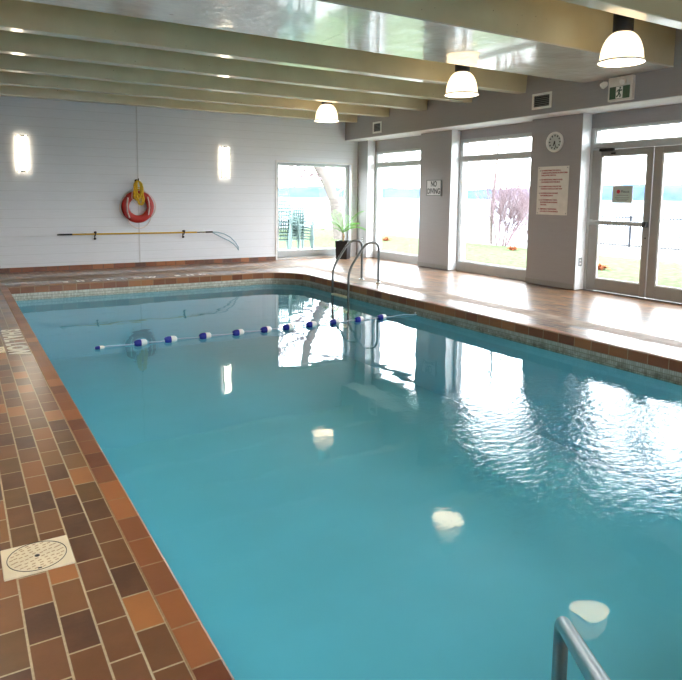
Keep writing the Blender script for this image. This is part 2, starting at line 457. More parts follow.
b.box(XW+.0, 9.8, P1[1], P3[0], 2.75, ZS); b.box(XW, 9.8, P2[1], P1[0], 2.84, ZS); b.box(XW, 9.8, YD, P2[0], 2.79, ZS)
b.box(XC, 9.8, YF, YD, 0, ZS)
struct(b.build('wall_right', 'siding_grey'), 'grey board headers over the lake windows', 'wall')
b = MB().box(XS, 9.8, YF, YE, ZS, ZC); struct(b.build('bulkhead', 'siding_grey'), 'grey board bulkhead above the lake windows', 'bulkhead')
b = MB().box(XS-.012, XW, YF, YE-.001, ZS-.014, ZS-.001); struct(b.build('trim_5', 'white_paint'), 'pale soffit board under the bulkhead', 'trim')
for (y0, y1), lab in ((P1, 'grey board pillar carrying the no diving sign'), (P2, 'grey board pillar carrying the clock and rules sign'), (P3, 'grey board corner pillar behind the potted palm')):  # white board pillars; their grey is shade put into the colour
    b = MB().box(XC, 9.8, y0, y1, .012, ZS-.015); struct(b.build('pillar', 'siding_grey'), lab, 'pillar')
    b = MB().box(XC+.004, XW-.021, y0-.005, y0, .012, ZS-.015); struct(b.build('trim_8', 'white_paint'), 'white jamb board on the near side of the '+lab.split(' carrying ')[-1].split(' behind ')[0].replace('the ', '').replace('grey board corner pillar', 'corner')+' pillar', 'trim')  # added facing: its white stands for window light on the pillar side
    b = MB().box(XC-.014, XC, y0-.0, y1, .02, .11); struct(b.build('baseboard_right', 'door_paint'), 'grey skirting at the foot of the '+lab[5:lab.index(' pillar')+7].replace('board ', '')+' with '+{P1: 'no diving sign', P2: 'clock', P3: 'palm in front'}[(y0, y1)], 'baseboard')
b = MB().box(XL-.2, 10.0, YF-.2, YE+.25, ZC, ZC+.25); struct(b.build('ceiling', 'ceiling_paint'), 'cream slab above the beams', 'ceiling')
blabs = {}
for k, y in enumerate([13.77, 12.40, 11.01, 9.62, 8.25, 4.13, 2.76, 1.38, 0.0, -1.38]):
    b = MB()
    # tapered concrete stem
    y1 = y+.19
    vs = [(XL, y, ZB), (XL, y1, ZB), (XL, y1+.05, ZC), (XL, y-.05, ZC), (XS, y, ZB), (XS, y1, ZB), (XS, y1+.05, ZC), (XS, y-.05, ZC)]
    b.add(vs, [(0, 1, 2, 3), (4, 7, 6, 5), (0, 4, 5, 1), (0, 3, 7, 4), (1, 5, 6, 2)])
    lab = ['cream ceiling beam nearest the white back wall', 'second cream ceiling beam out from the back wall', 'third cream ceiling beam out from the back wall',
           'fourth cream ceiling beam out from the back wall', 'cream ceiling beam just behind the wide glossy bulkhead beam', 'cream ceiling beam in front of the pendant by the exit sign'][k] if k < 6 else 'cream ceiling beam overhead at the camera end'
    o = b.build('ceiling_beam', 'beam_paint', bevel=.012); struct(o, lab, 'beam')
b = MB(); b.box(XL, 3.948, 5.54, 7.06, ZB, ZB+.02, 1); b.box(3.952, XS, 5.54, 7.06, ZB, ZB+.02, 1); b.box(XL, XS, 5.545, 7.055, ZB+.02, ZC, 0)
struct(b.build('ceiling_beam', ['beam_paint', 'bulkhead_paint']), 'wide boxed beam with glossy scuffed underside', 'beam')

# ------------------------------------------------------------------ windows and doors
def bar(b, ax, plane, th, a0, a1, z0, z1):
    if ax == 'X': b.box(plane, plane+th, a0, a1, z0, z1)
    else: b.box(a0, a1, plane, plane+th, z0, z1)
def window(name, label, ax, plane, th, a0, a1, z0, z1, lights, jamb=.06):
    w = thing(name, label, 'window', kind='structure')
    b = MB()
    bar(b, ax, plane, th, a0, a0+jamb, z0, z1); bar(b, ax, plane, th, a1-jamb, a1, z0, z1)
    zs = [z0]+[v for l in lights for v in l]+[z1]
    for i in range(0, len(zs), 2):
        bar(b, ax, plane, th, a0+jamb, a1-jamb, zs[i], zs[i+1])
    b.build('frame', 'frame_paint', w, bevel=.006)
    # glazing bead, a slimmer inner frame
    bd = MB(); q = .022
    for l0, l1 in lights:
        for (c0, c1, e0, e1) in ((a0+jamb, a0+jamb+q, l0, l1), (a1-jamb-q, a1-jamb, l0, l1), (a0+jamb+q, a1-jamb-q, l0, l0+q), (a0+jamb+q, a1-jamb-q, l1-q, l1)):
            bar(bd, ax, plane+th*.3, th*.4, c0, c1, e0, e1)
    bd.build('glazing_bead', 'white_paint', w)
    for l0, l1 in lights:
        g = MB(); bar(g, ax, plane+th*.5-.003, .006, a0+jamb+.004, a1-jamb-.004, l0+.004, l1-.004); g.build('pane', 'window_glass', w)
    return w
w1 = window('window_1', 'white framed window in the back wall, chairs stacked outside', 'Y', YE+.10, .1, W1[0]+.005, W1[1]-.005, W1[2], W1[3]-.005, [(.215, 2.375)], jamb=.075)
b = MB(); e = .045   # white casing on the room side
x0, x1, z0, z1 = W1[0]-e, W1[1]+e, W1[2]-.04, W1[3]+e
b.box(x0, W1[0], YE-.016, YE, z0, z1); b.box(W1[1], x1, YE-.016, YE, z0, z1); b.box(W1[0], W1[1], YE-.016, YE, W1[3], z1)
b.box(W1[0], W1[1], YE-.016, YE+.1, z0, W1[2])
b.build('casing', 'white_paint', w1)
window('window_2', 'tall lake window between the corner pillar and the no diving sign', 'X', XW-.02, .1, P1[1], P3[0], .0, 2.752, [(.19, 2.37), (2.46, 2.712)], jamb=.07)
window('window_3', 'tall lake window between the two signed pillars, shrub outside', 'X', XW-.02, .1, P2[1], P1[0], .0, 2.842, [(.205, 2.385), (2.475, 2.785)], jamb=.07)
window('window_4', 'long transom window above the glass doors', 'X', XW-.02, .1, YD, P2[0], 2.43, 2.80, [(2.53, 2.775)], jamb=.075)
window('window_5', None, 'Y', YF-.15, .1, WB[0], WB[1], WB[2], WB[3], [(.9, 2.65)], jamb=.08)  # window added behind the camera to let in more daylight
b = MB().box(XW-.02, XW+.08, 7.285, P2[0], 0, 2.43).box(XW-.02, XW+.08, YD, YD+.03, 0, 2.43)
struct(b.build('trim_6', 'frame_paint', bevel=.005), 'pale jambs of the glass doors', 'trim')
b = MB().box(XW-.03, XW+.12, YD, P2[0], .0, .018); struct(b.build('trim_7', 'steel'), 'metal threshold under the glass doors', 'trim')
def door(name, label, y0, y1, g0, g1, hinge_far):
    d = thing(name, label, 'door', kind='structure')
    x0, x1 = XW-.01, XW+.04
    b = MB().box(x0, x1, y0, g0, .022, 2.425).box(x0, x1, g1, y1, .022, 2.425).box(x0, x1, g0, g1, .022, .226).box(x0, x1, g0, g1, 2.325, 2.425)
    b.build('door_frame', 'door_paint', d, bevel=.006)
    q = .02; bd = MB()
    for (c0, c1, e0, e1) in ((g0, g0+q, .226, 2.325), (g1-q, g1, .226, 2.325), (g0+q, g1-q, .226, .246), (g0+q, g1-q, 2.305, 2.325)):
        bd.box(x0+.012, x1-.012, c0, c1, e0, e1)
    bd.build('glazing_bead', 'white_paint', d)
    MB().box(x0+.022, x0+.028, g0+.003, g1-.003, .229, 2.322).build('pane', 'window_glass', d)
    if not hinge_far: return d
    pb = MB().box(x0-.075, x0-.035, y0+.03, y1-.03, 1.165, 1.235).build('push_bar', 'frame_paint', d, bevel=.012); pb['label'] = 'pale metal push bar across the glass'
    MB().box(x0-.085, x0, y0+.01, y0+.07, 1.155, 1.245).build('bracket', 'black_plastic', pb, bevel=.008)
    MB().box(x0-.085, x0, y1-.07, y1-.01, 1.155, 1.245).build('bracket', 'frame_paint', pb, bevel=.008)
    MB().lathe([(0, -.004), (.014, -.004), (.014, .0), (0, .0)], 12, (x0-.002, y0+.05, .98), axis='X').build('lock', 'dark_metal', d)
    return d
d1 = door('door_1', 'glazed door with a paper notice, beside the clock pillar', 6.172, 7.283, 6.275, 7.115, True)
d2 = door('door_2', 'glazed door without a notice, farther from the clock pillar', YD+.033, 6.158, 5.17, 6.02, False)
# door closer: arm and body
c_ = MB().box(XW-.075, XW-.012, 6.86, 7.12, 2.395, 2.445).build('door_closer', 'dark_metal', d1, bevel=.008); c_['label'] = 'dark hydraulic closer at the head of the door'
MB().tube([(XW-.045, 7.0, 2.45), (XW-.13, 7.12, 2.455), (XW-.03, 7.25, 2.455)], .009, 8).build('arm', 'steel', c_)
MB().box(XW-.03, XW-.011, 6.84, 6.92, 2.345, 2.37).build('door_stop', 'black_plastic', d1)

# ------------------------------------------------------------------ wall fittings
# sconces
def sconce(label, loc):
    s_ = thing('wall_sconce', label, 'wall lamp', loc, group='lit wall lamps on the back wall')
    MB().box(-.05, .05, -.018, 0, -.3, .3).build('backplate', 'chrome', s_, bevel=.004)
    MB().box(-.092, .092, -.095, -.035, -.345, .345).build('diffuser', 'sconce_glass', s_, bevel=.012)
    for sx in (-1, 1):
        MB().box(sx*.102-.008, sx*.102+.008, -.1, -.045, -.365, .365).build('side_rail', 'steel', s_, bevel=.003)
    for sz in (-1, 1):
        MB().box(-.045, .045, -.108, -.03, sz*.352-.014, sz*.352+.014).build('clip', 'dark_metal', s_, bevel=.004)
    MB().box(-.04, .04, -.036, -.017, -.03, .03).build('arm', 'chrome', s_)
    return s_
s1 = sconce('lit white wall sconce farther from the window, left of the lifebuoy', (1.245, YE, 2.40))
dup(s1, (5.56, YE, 2.37), 'lit white wall sconce between the lifebuoy and the back window')
# lifebuoy
lb = thing('lifebuoy', 'red ring lifebuoy hanging on the white back wall', 'lifebuoy', (3.505, YE-.075, 1.335))
mb = MB(); N = 48; n = 14
for i in range(N):
    a = 2*PI*i/N
    for k in range(n):
        q = 2*PI*k/n; r = .272+.083*math.cos(q)
        mb.v.append((r*math.cos(a), .062*math.sin(q), r*math.sin(a)))
for i in range(N):
    for k in range(n):
        mb.f.append((i*n+k, ((i+1) % N)*n+k, ((i+1) % N)*n+(k+1) % n, i*n+(k+1) % n)); mb.mi.append(0); mb.sm.append(True)
mb.build('ring', 'buoy_red', lb)
for i in range(4):
    a = PI/4+i*PI/2+.1
    c = Vector((.272*math.cos(a), 0, .272*math.sin(a))); rad = Vector((math.cos(a), 0, math.sin(a))); tn = Vector((-math.sin(a), 0, math.cos(a)))
    sm = MB(); vs = []
    for w_ in (-.022, .022):
        for k in range(16):
            q = 2*PI*k/16; vs.append(c+tn*w_+rad*(.086*math.cos(q))+Vector((0, .065*math.sin(q), 0)))
    sm.add(vs, [(k, (k+1) % 16, 16+(k+1) % 16, 16+k) for k in range(16)], 0, True).build('strap', 'buoy_red', lb)
pts = []
for i in range(4):   # grab line: loops between the straps
    a0 = PI/4+i*PI/2+.1
    for k in range(8):
        t_ = k/8; a = a0+t_*PI/2; r = .362+.055*math.sin(PI*t_)*(1.6 if i in (2, ) else .6)
        pts.append((r*math.cos(a), -.03+.03*math.sin(PI*t_), r*math.sin(a)-(.03*math.sin(PI*t_) if i == 2 else 0)))
g_ = MB().tube(pts, .009, 6, closed=True).build('grab_line', 'rope_white', lb); g_['label'] = 'white grab line round the ring'
MB().tube([(-.225, -.075, .20), (-.25, -.08, .05), (-.245, -.085, -.12), (-.20, -.08, -.24)], .016, 6).build('rope_loop', 'rope_white', lb)
MB().tube([(.20, -.075, .22), (.225, -.08, .1), (.235, -.08, -.02), (.21, -.08, -.18)], .012, 6).build('rope_loop', 'rope_white', lb)
# yellow throw rope on its hook
tr_ = thing('throw_rope', 'yellow rope bundle hanging over the top of the lifebuoy', 'rope', (3.5, YE, 1.9))
random.seed(3); mb = MB()
for i in range(12):
    w_ = random.uniform(.03, .095); L_ = random.uniform(.3, .56); y_ = -.155-random.uniform(0, .03); ph = random.uniform(-.05, .07)
    pts = []
    for k in range(25):
        a = 2*PI*k/24
        pts.append((ph*(.5-.5*math.cos(a))+w_*math.sin(a)*(1+.2*math.sin(3*a+i)), y_-.012*math.cos(2*a+i), -L_/2+L_/2*math.cos(a)))
    mb.tube(pts[:-1], .012, 6, closed=True)
mb.tube([(-.05, -.16, -.16), (.0, -.19, -.14), (.06, -.18, -.17), (.05, -.14, -.2), (-.03, -.15, -.19), (-.05, -.18, -.17), (.05, -.19, -.2)], .011, 6)
mb.build('coil', 'rope_yellow', tr_)
MB().tube([(.03, -.17, -.35), (.05, -.17, -.48), (.02, -.17, -.56), (-.05, -.165, -.50), (-.10, -.165, -.45), (-.14, -.165, -.38), (-.13, -.165, -.2), (-.06, -.15, -.06)], .007, 6).build('loose_end', 'rope_white', tr_)
MB().tube(rounded([(0, 0, .0), (0, -.2, .0), (0, -.215, .05)], .03), .011, 8).lathe([(0, -.012), (.035, -.012), (.035, 0), (0, 0)], 16, (0, 0, 0), axis='Y').build('hook', 'dark_metal', tr_)
# rescue pole
PZ = .755; PYY = YE-.085
rp = thing('rescue_pole', 'long yellow reaching pole with a wire hook, under the lifebuoy', 'pole', (0, PYY, PZ))
MB().tube([(2.1, 0, 0), (4.84, 0, -.01)], .017, 12).build('shaft', 'pole_yellow', rp)
MB().tube([(1.83, 0, 0), (1.9, 0, 0), (2.13, 0, 0)], [.013, .019, .019], 12).build('grip', 'black_plastic', rp)
MB().tube([(4.84, 0, -.01), (5.07, 0, -.01)], .0145, 12).build('sleeve', 'chrome', rp)
MB().tube([(5.05, 0, -.01), (5.22, 0, -.008)], .018, 12).build('socket', 'dark_metal', rp)
hk = [(5.2, 0, -.008), (5.35, -.02, -.018), (5.5, -.03, -.06), (5.65, -.03, -.14), (5.78, -.02, -.26), (5.86, -.01, -.38), (5.87, 0, -.46)]
lo_ = [(5.2, 0, -.012), (5.32, .0, -.075), (5.46, .0, -.145), (5.62, .0, -.22), (5.74, .0, -.30), (5.83, .0, -.39), (5.87, 0, -.46)]
MB().tube(hk, .012, 8).tube(lo_, .012, 8).build('hook', 'hook_blue', rp)
def bracket(label, x):
    k_ = thing('pole_bracket', label, 'bracket', (x, YE, PZ), group='black brackets holding the reaching pole')
    MB().box(-.012, .012, -.012, 0, -.12, .05).build('backplate', 'black_plastic', k_, bevel=.003)
    MB().tube([(0, 0, -.045), (0, -.085, -.04), (0, -.115, -.01), (0, -.112, .03)], .011, 8).build('hook', 'black_plastic', k_)
    MB().lathe([(0, -.05), (.024, -.05), (.026, -.03), (.02, 0), (0, 0)], 14, (0, 0, -.105), axis='Y').build('knob', 'black_plastic', k_)
    MB().lathe([(0, -.13), (.022, -.13), (.026, -.11), (.02, -.09), (0, -.09)], 14, (0, 0, .035), axis='Y').build('knob', 'black_plastic', k_)
    return k_
k1 = bracket('black bracket holding the grip end of the yellow pole', 2.59)
dup(k1, (4.53, YE, PZ-.008), 'black bracket holding the yellow pole near its wire hook')

# signs on the pillars (facing -X; reading direction runs towards -Y)
def board(name, label, cat, y0, y1, z0, z1, x, th, mat, bev=.004):
    r = thing(name, label, cat, (x, (y0+y1)/2, (z0+z1)/2))
    w_, h_ = (y1-y0)/2, (z1-z0)/2
    MB().box(-th, 0, -w_, w_, -h_, h_).build('panel', mat, r, bevel=bev)
    return r, w_, h_
RT, UP = (0, -1, 0), (0, 0, 1)
nd, w_, h_ = board('pool_sign', 'small framed NO DIVING sign on the pillar between the tall windows', 'sign', 10.925, 11.435, 1.63, 1.99, XC, .018, 'sign_grey')
f_ = MB()
for (y0, y1, z0, z1) in ((-w_, w_, h_-.02, h_), (-w_, w_, -h_, -h_+.02), (-w_, -w_+.02, -h_+.02, h_-.02), (w_-.02, w_, -h_+.02, h_-.02)):
    f_.box(-.026, -.002, y0, y1, z0, z1)
f_.build('frame', 'grey_plastic', nd)
text('lettering', 'NO', .17, 'text_black', nd, (-.019, 0, .082), RT, UP, fit=.20, bold=.004)
text('lettering', 'DIVING', .165, 'text_black', nd, (-.019, 0, -.078), RT, UP, fit=.43, bold=.004)
ru, w_, h_ = board('pool_sign', 'tall white pool rules sign with red text under the clock', 'sign', 7.56, 8.25, 1.305, 2.172, XC, .008, 'sign_white', .02)
for yy in (-1, 1):
    for zz in (-1, 1):
        MB().lathe([(0, -.006), (.008, -.006), (.01, 0), (0, 0)], 10, (-.008, yy*(w_-.03), zz*(h_-.03)), axis='X').build('screw', 'steel', ru)
paras = [['NO PERSON INFECTED WITH A', 'COMMUNICABLE DISEASE OR OPEN SORES', 'SHALL ENTER THE POOL'], ['NO PERSON SHALL BRING A GLASS', 'CONTAINER ONTO THE DECK'],
         ['NO PERSON SHALL POLLUTE THE', 'WATER IN THE POOL IN ANY WAY'], ['NO PERSON SHALL ENGAGE', 'IN BOISTEROUS PLAY'],
         ['ALL BATHERS SHALL TAKE A', 'SHOWER BEFORE ENTERING', 'THE POOL'], ['EMERGENCY TELEPHONE IS', 'LOCATED BY THE ENTRANCE']]
zz = h_-.075
for p_ in paras:
    MB().lathe([(0, -.002), (.009, -.002), (.009, 0), (0, 0)], 10, (-.008, w_-.06, zz), axis='X').build('bullet', 'text_black', ru)
    for ln in p_:
        text('lettering', ln, .0345, 'text_red', ru, (-.0085, w_-.085, zz), RT, UP, align='LEFT', extrude=.0006, bold=.0012, spacing=.84)
        zz -= .0425
    zz -= .036
# clock
ck = thing('wall_clock', 'round white wall clock above the pool rules sign', 'clock', (XC, 7.888, 2.597))
MB().lathe([(.0, 0), (.178, 0), (.182, -.02), (.176, -.045), (.158, -.052), (.146, -.038), (.142, -.02)], 40, axis='X').build('rim', 'white_plastic', ck)
MB().lathe([(.144, -.0205), (0.0, -.0205)], 40, axis='X').build('face', 'clock_face', ck)
for i in range(12):
    MB().box(-.024, -.0203, -.009, .009, .098, .128, 0, Matrix.Rotation(i*PI/6, 3, 'X')).build('hour_mark', 'text_black', ck)
for ang, L_, w2 in ((-2.75, .075, .008), (2.86, .105, .006)):
    MB().box(-.03, -.026, -w2, w2, -.015, L_, 0, Matrix.Rotation(ang, 3, 'X')).build('hand', 'text_black', ck)
MB().lathe([(0, -.034), (.012, -.034), (.012, -.02), (0, -.02)], 14, axis='X').build('hub', 'text_black', ck)
# vents
def vent(label, y, z, w2, h2):
    v_ = thing('air_vent', label, 'vent', (XS, y, z), group='louvred vents in the bulkhead')
    b = MB(); q = .04
    b.box(-.02, 0, -w2, w2, h2-q, h2).box(-.02, 0, -w2, w2, -h2, -h2+q).box(-.02, 0, -w2, -w2+q, -h2+q, h2-q).box(-.02, 0, w2-q, w2, -h2+q, h2-q)
    b.build('frame', 'white_plastic', v_, bevel=.004)
    MB().box(-.004, -.001, -w2+q, w2-q, -h2+q, h2-q).build('backing', 'black_plastic', v_)
    n_ = 6
    for i in range(n_):
        zc = -h2+q+(2*h2-2*q)*(i+.5)/n_
        MB().box(-.008, .008, -w2+q, w2-q, -.002, .002, 0, Matrix.Rotation(.6, 3, 'Y'), (-.011, 0, zc)).build('louver', 'grey_plastic', v_)
    return v_
v1 = vent('small louvred air vent above the window nearest the back wall', 12.875, 3.26, .18, .135)
vent('wider louvred air vent above the clock pillar', 7.88, 3.28, .21, .135)
# exit sign with emergency heads
ex = thing('exit_sign', 'green running man exit sign with two lamp heads, above the doors', 'exit sign', (XS, 6.325, 3.275))
MB().box(-.075, 0, -.205, .205, -.185, .175).build('housing', 'sign_white', ex, bevel=.01)
MB().box(-.08, -.074, -.17, .17, -.155, .03).build('panel', 'exit_green', ex)
MB().box(-.082, -.079, -.055, .06, -.15, .025).build('symbol_panel', 'white_plastic', ex)
mn = MB()
mn.lathe([(0, -.002), (.016, -.002), (.016, 0), (0, 0)], 14, (-.082, -.012, .003), axis='X')
def limb(y0, z0, y1, z1, w2=.010):
    d = Vector((0, y1-y0, z1-z0)); L_ = d.length; nn = Vector((0, -d.z, d.y))/L_*w2
    p, q = Vector((0, y0, z0)), Vector((0, y1, z1)); xs = (-.0845, -.0822)
    vs = [Vector((x, 0, 0))+c for x in xs for c in (p+nn, q+nn, q-nn, p-nn)]
    mn.add(vs, [(0, 1, 2, 3), (7, 6, 5, 4), (0, 4, 5, 1), (1, 5, 6, 2), (2, 6, 7, 3), (3, 7, 4, 0)])
for l in ((-.004, -.015, .006, -.07, .014), (.006, -.07, -.02, -.10), (-.02, -.10, -.012, -.135), (.006, -.07, .02, -.105), (.02, -.105, .048, -.125), (-.002, -.022, -.03, -.04, .008), (-.03, -.04, -.045, -.025, .008), (-.002, -.022, .03, -.03, .008), (.03, -.03, .042, -.055, .008)):
    limb(*l)
mn.build('running_man', 'exit_green', ex)
for (yy, zz, dy, dz) in ((.235, .09, .05, -.035), (-.08, .095, 0, -.02)):
    h_ = MB().tube([(-.085, yy-dy*.4, zz+.01), (-.11, yy, zz), (-.145, yy+dy*.6, zz+dz)], [.03, .046, .05], 16).build('lamp_head', 'sign_white', ex)
    MB().tube([(-.146, yy+dy*.61, zz+dz), (-.152, yy+dy*.7, zz+dz*1.15)], [.042, .038], 16).build('lens', 'white_plastic', h_)
# door notice
nt = thing('paper_notice', 'small printed notice with a red disc taped to the door glass', 'notice', (XW-.001+.011, 6.69, 1.677))
MB().box(-.002, 0, -.185, .185, -.142, .142).build('sheet', 'sign_white', nt)
MB().box(-.003, -.0015, -.165, .165, -.125, .125).build('print', 'notice_paper', nt)
MB().lathe([(0, -.003), (.034, -.003), (.034, -.002), (0, -.002)], 8, (-.001, .075, .045), axis='X', smooth=False).build('red_disc', 'notice_red', nt)
text('lettering', 'Please', .062, 'text_black', nt, (-.0033, -.05, .045), RT, UP, extrude=.0004)
for i, (l2, zz) in enumerate(((.11, -.015), (.13, -.055), (.12, -.08), (.09, -.1))):
    MB().box(-.0037, -.0029, -l2, l2, zz-.0045, zz+.0045).build('text_line', 'grey_plastic', nt)
# power outlets
def outlet(label, loc, rz):
    o_ = thing('wall_outlet', label, 'outlet', loc, rz, group='outlets low on the pillars')
    MB().box(-.045, .045, -.008, 0, -.075, .075).build('cover_plate', 'grey_plastic', o_, bevel=.003)
    for zz in (-.03, .03):
        MB().lathe([(0, -.011), (.017, -.011), (.018, -.008)], 16, (0, 0, zz), axis='Y').build('socket', 'white_plastic', o_)
    return o_
o1 = outlet('grey outlet on the corner pillar behind the potted palm', (XC, 14.06, .47), -PI/2)
dup(o1, (9.41, P2[0]-.005, .50), 'grey outlet on the side of the clock pillar by the doors', 0.0)

# ------------------------------------------------------------------ pendants
def pendant(label, loc):
    p_ = thing('pendant_lamp', label, 'pendant lamp', loc, group='glass dome pendants')
    prof = [(.252, 0), (.256, .006), (.252, .018), (.238, .022)]
    outer_ = [(.238*math.cos(a)**.75 if a < 1.35 else .238*math.cos(a)**.75, .02+.335*math.sin(a)) for a in [i*1.38/12 for i in range(13)]]
    inn = [(max(r-.010, .02), z_-.006) for r, z_ in reversed(outer_)]
    MB().lathe(prof+outer_[1:], 72, rib=-.018, ribs=1).lathe(inn+[(.24, .0), (.252, 0)], 72, mi=1).build('shade', ['prismatic_shade', 'shade_inside'], p_)
    MB().lathe([(.252, .0), (.259, .006), (.259, .014), (.25, .022), (.243, .016), (.244, .002), (.252, 0)], 48).build('rim', 'white_plastic', p_)
    MB().lathe([(0, .335), (.092, .335), (.112, .345), (.112, .56), (.095, .60), (.03, .61), (0, .61)], 24).build('cap', 'black_plastic', p_)
    MB().tube([(0, 0, .6), (0, 0, ZC-loc[2])], .014, 10).build('rod', 'black_plastic', p_)
    MB().lathe([(0, ZC-loc[2]-.03), (.06, ZC-loc[2]-.03), (.07, ZC-loc[2]), (0, ZC-loc[2])], 20).build('canopy', 'black_plastic', p_)
    MB().lathe([(0, .19), (.03, .195), (.05, .22), (.05, .26), (.03, .30), (.02, .34)], 18).build('bulb', 'bulb', p_)
    return p_
LAMPS = [((6.764, 4.85, 3.17), 'lit glass dome pendant nearest the exit sign'), ((6.78, 7.57, 3.155), 'lit glass dome pendant behind the wide glossy beam'),
         ((6.83, 11.75, 3.165), 'lit glass dome pendant nearest the white back wall')]
pl = pendant(LAMPS[0][1], LAMPS[0][0])
for loc, lab in LAMPS[1:]: dup(pl, loc, lab)
LEFT = [(-.75, 2.05, 3.17), (-.75, 4.85, 3.17), (-.75, 7.57, 3.17)]
for i, loc in enumerate(LEFT+[(6.8, 2.05, 3.17)]):  # pendants added out of view to brighten the near deck
    dup(pl, loc, ['lit glass dome pendant over the left deck at the camera end', 'lit glass dome pendant over the left deck near its middle', 'lit glass dome pendant over the left deck nearer the lifebuoy wall', 'lit glass dome pendant over the pool beside the camera end'][i])
FILL_W = 40
for loc, w_ in [((6.8, 2.05, 3.17), FILL_W)]+[(l, 36) for l in LEFT]:  # fill light, only inside the added unseen pendants
    L_ = bpy.data.lights.new('pendant_light', 'POINT'); L_.energy = w_; L_.color = (1, .94, .86); L_.shadow_soft_size = .17
    lo = bpy.data.objects.new('pendant_light', L_); col.objects.link(lo); lo.location = (loc[0], loc[1], loc[2]+.12)

# ------------------------------------------------------------------ pool fittings
ld = thing('pool_ladder', 'chrome pool ladder with two hooped rails by the far corner', 'ladder', (6.12, 9.97, 0))
for yy in (.28, -.28):
    pts = rounded([(0, yy, -1.0), (0, yy, .27), (.37, yy, .76), (.655, yy, .76), (.655, yy, .0)], .17, 8)
    MB().tube(pts, .0225, 12).build('rail', 'ladder_steel', ld)
    MB().lathe([(.024, .03), (.035, .024), (.055, .006), (.055, .003), (0, .003)], 20, (.655, yy, 0)).build('flange', 'chrome', ld)
for zz in (-.235, -.50, -.77):
    MB().box(-.045, .045, -.262, .262, zz-.02, zz+.02).build('tread', 'cream_plastic', ld, bevel=.008)
# near grab rail
gr = thing('grab_rail', 'thick bent steel handrail rising from the water at the near end', 'handrail', (1.43, 1.11, 0))
pts = rounded([(0, 0, -1.349), (0, 0, .41), (-.84, -.83, .975), (-.98, -.97, .975), (-.98, -.97, 0)], .06, 8)
MB().tube(pts, .021, 24).build('rail', 'steel', gr)
MB().lathe([(.022, .03), (.035, .024), (.055, .006), (.055, .003), (0, .003)], 20, (-.98, -.97, 0)).build('flange', 'chrome', gr)
# float line
FX = [1.424, 1.907, 2.285, 2.735, 3.19, 3.595, 3.935, 4.31, 4.70, 5.12, 5.52]
fl_ = thing('float_line', 'rope of blue and white floats across the pool', 'float line', (0, 7.79, ZWATER))
pts = [(1.36, 0, .012)]+[(1.4+i*(6.17-1.4)/40, .012*math.sin(i*.9), .012+.006*math.sin(i*1.7)) for i in range(1, 41)]
MB().tube(pts, .008, 6).build('rope', 'rope_blue', fl_)
def float_mesh(L_, r, k):
    b = MB(); a_ = [(.012, -L_), (r*.55, -L_*.98), (r*.85, -L_*.8), (r, -L_*.45), (r, -.004)]; c_2 = [(r, -.004), (r*1.03, 0), (r, .004)]; w2 = [(r, .004), (r, L_*.45), (r*.85, L_*.8), (r*.55, L_*.98), (.012, L_)]
    b.lathe(a_+[(r, 0)], 20, axis='X', mi=0); b.lathe([(r, 0)]+w2, 20, axis='X', mi=1)
    return b
fm = float_mesh(.08, .043, 0)
f0 = None
for i, x in enumerate(FX):
    if i == 0:
        o = float_mesh(.055, .022, 0).build('float', ['float_blue', 'white_plastic'], fl_, (x, 0, .012)); o['label'] = 'small end float of the rope'
    elif f0 is None: o = f0 = fm.build('float', ['float_blue', 'white_plastic'], fl_, (x, 0, .018))
    else:
        o = f0.copy(); col.objects.link(o); o.parent = fl_; o.location = (x, .012*math.sin(i), .018)
    o.rotation_euler.z = random.uniform(-.12, .12)
MB().lathe([(0, -.02), (.03, -.02), (.035, 0), (0, 0)], 16, (PX1+.006, 0, .012), axis='X').build('wall_anchor', 'chrome', fl_)
# skimmer lids
def lid(label, loc):
    l_ = thing('skimmer_lid', label, 'skimmer lid', loc, group='cream skimmer lids in the tile deck')
    MB().box(-.139, .139, -.125, .125, .001, .012).build('square_frame', 'cream_plastic', l_, bevel=.003)
    MB().lathe([(.1185, .012), (.1185, .0135), (.1215, .0135), (.1215, .012)], 48).build('ring_gap', 'dark_metal', l_)
    MB().lathe([(0, .0135), (.112, .0135), (.1165, .012)], 48).build('round_cover', 'cream_plastic', l_)
    d = MB(); rr = random.Random(4)
    for ring, n_ in ((.025, 5), (.045, 9), (.066, 13), (.087, 17), (.103, 21)):
        for i in range(n_):
            a = 2*PI*i/n_+ring*30
            d.box(-.0075, .0075, -.0028, .0028, .0134, .0146, 0, Matrix.Rotation(.35, 3, 'Z'), (ring*math.cos(a), ring*math.sin(a), 0))
    d.build('raised_grip_pattern', 'cream_shadow', l_)
    MB().lathe([(0, .0148), (.010, .0148), (.011, .0136), (0, .0136)], 16).build('finger_hole', 'black_plastic', l_)
    MB().box(-.008, .008, -.112, -.104, .0136, .0149).build('notch', 'dark_metal', l_)
    return l_
l1 = lid('cream skimmer lid set in the tiles at the near end', (.245, 2.93, 0))
dup(l1, (.245, 7.2, 0), 'cream skimmer lid farther along, beside white deck lettering')
# lettering on the deck: one letter to each tile
dm = thing('depth_marking', 'white SHALLOW lettering in the deck beside the far skimmer lid', 'deck lettering', (.495, 7.63, .001))
for i, ch in enumerate('SHALLOW'):
    text('letter', ch, .25, 'deck_letter', dm, (0, .585-i*.194, .002), (0, -1, 0), (1, 0, 0), extrude=.0008, bold=.012)
dm2 = thing('depth_marking', 'white SHALLOW END lettering in the deck below the lifebuoy wall', 'deck lettering', (3.0, 12.36, .001))
for i, ch in enumerate('SHALLOW END'):
    if ch != ' ': text('letter', ch, .19, 'deck_letter', dm2, (-1.3+i*.26, 0, .002), (1, 0, 0), (0, 1, 0), extrude=.0008, bold=.012)

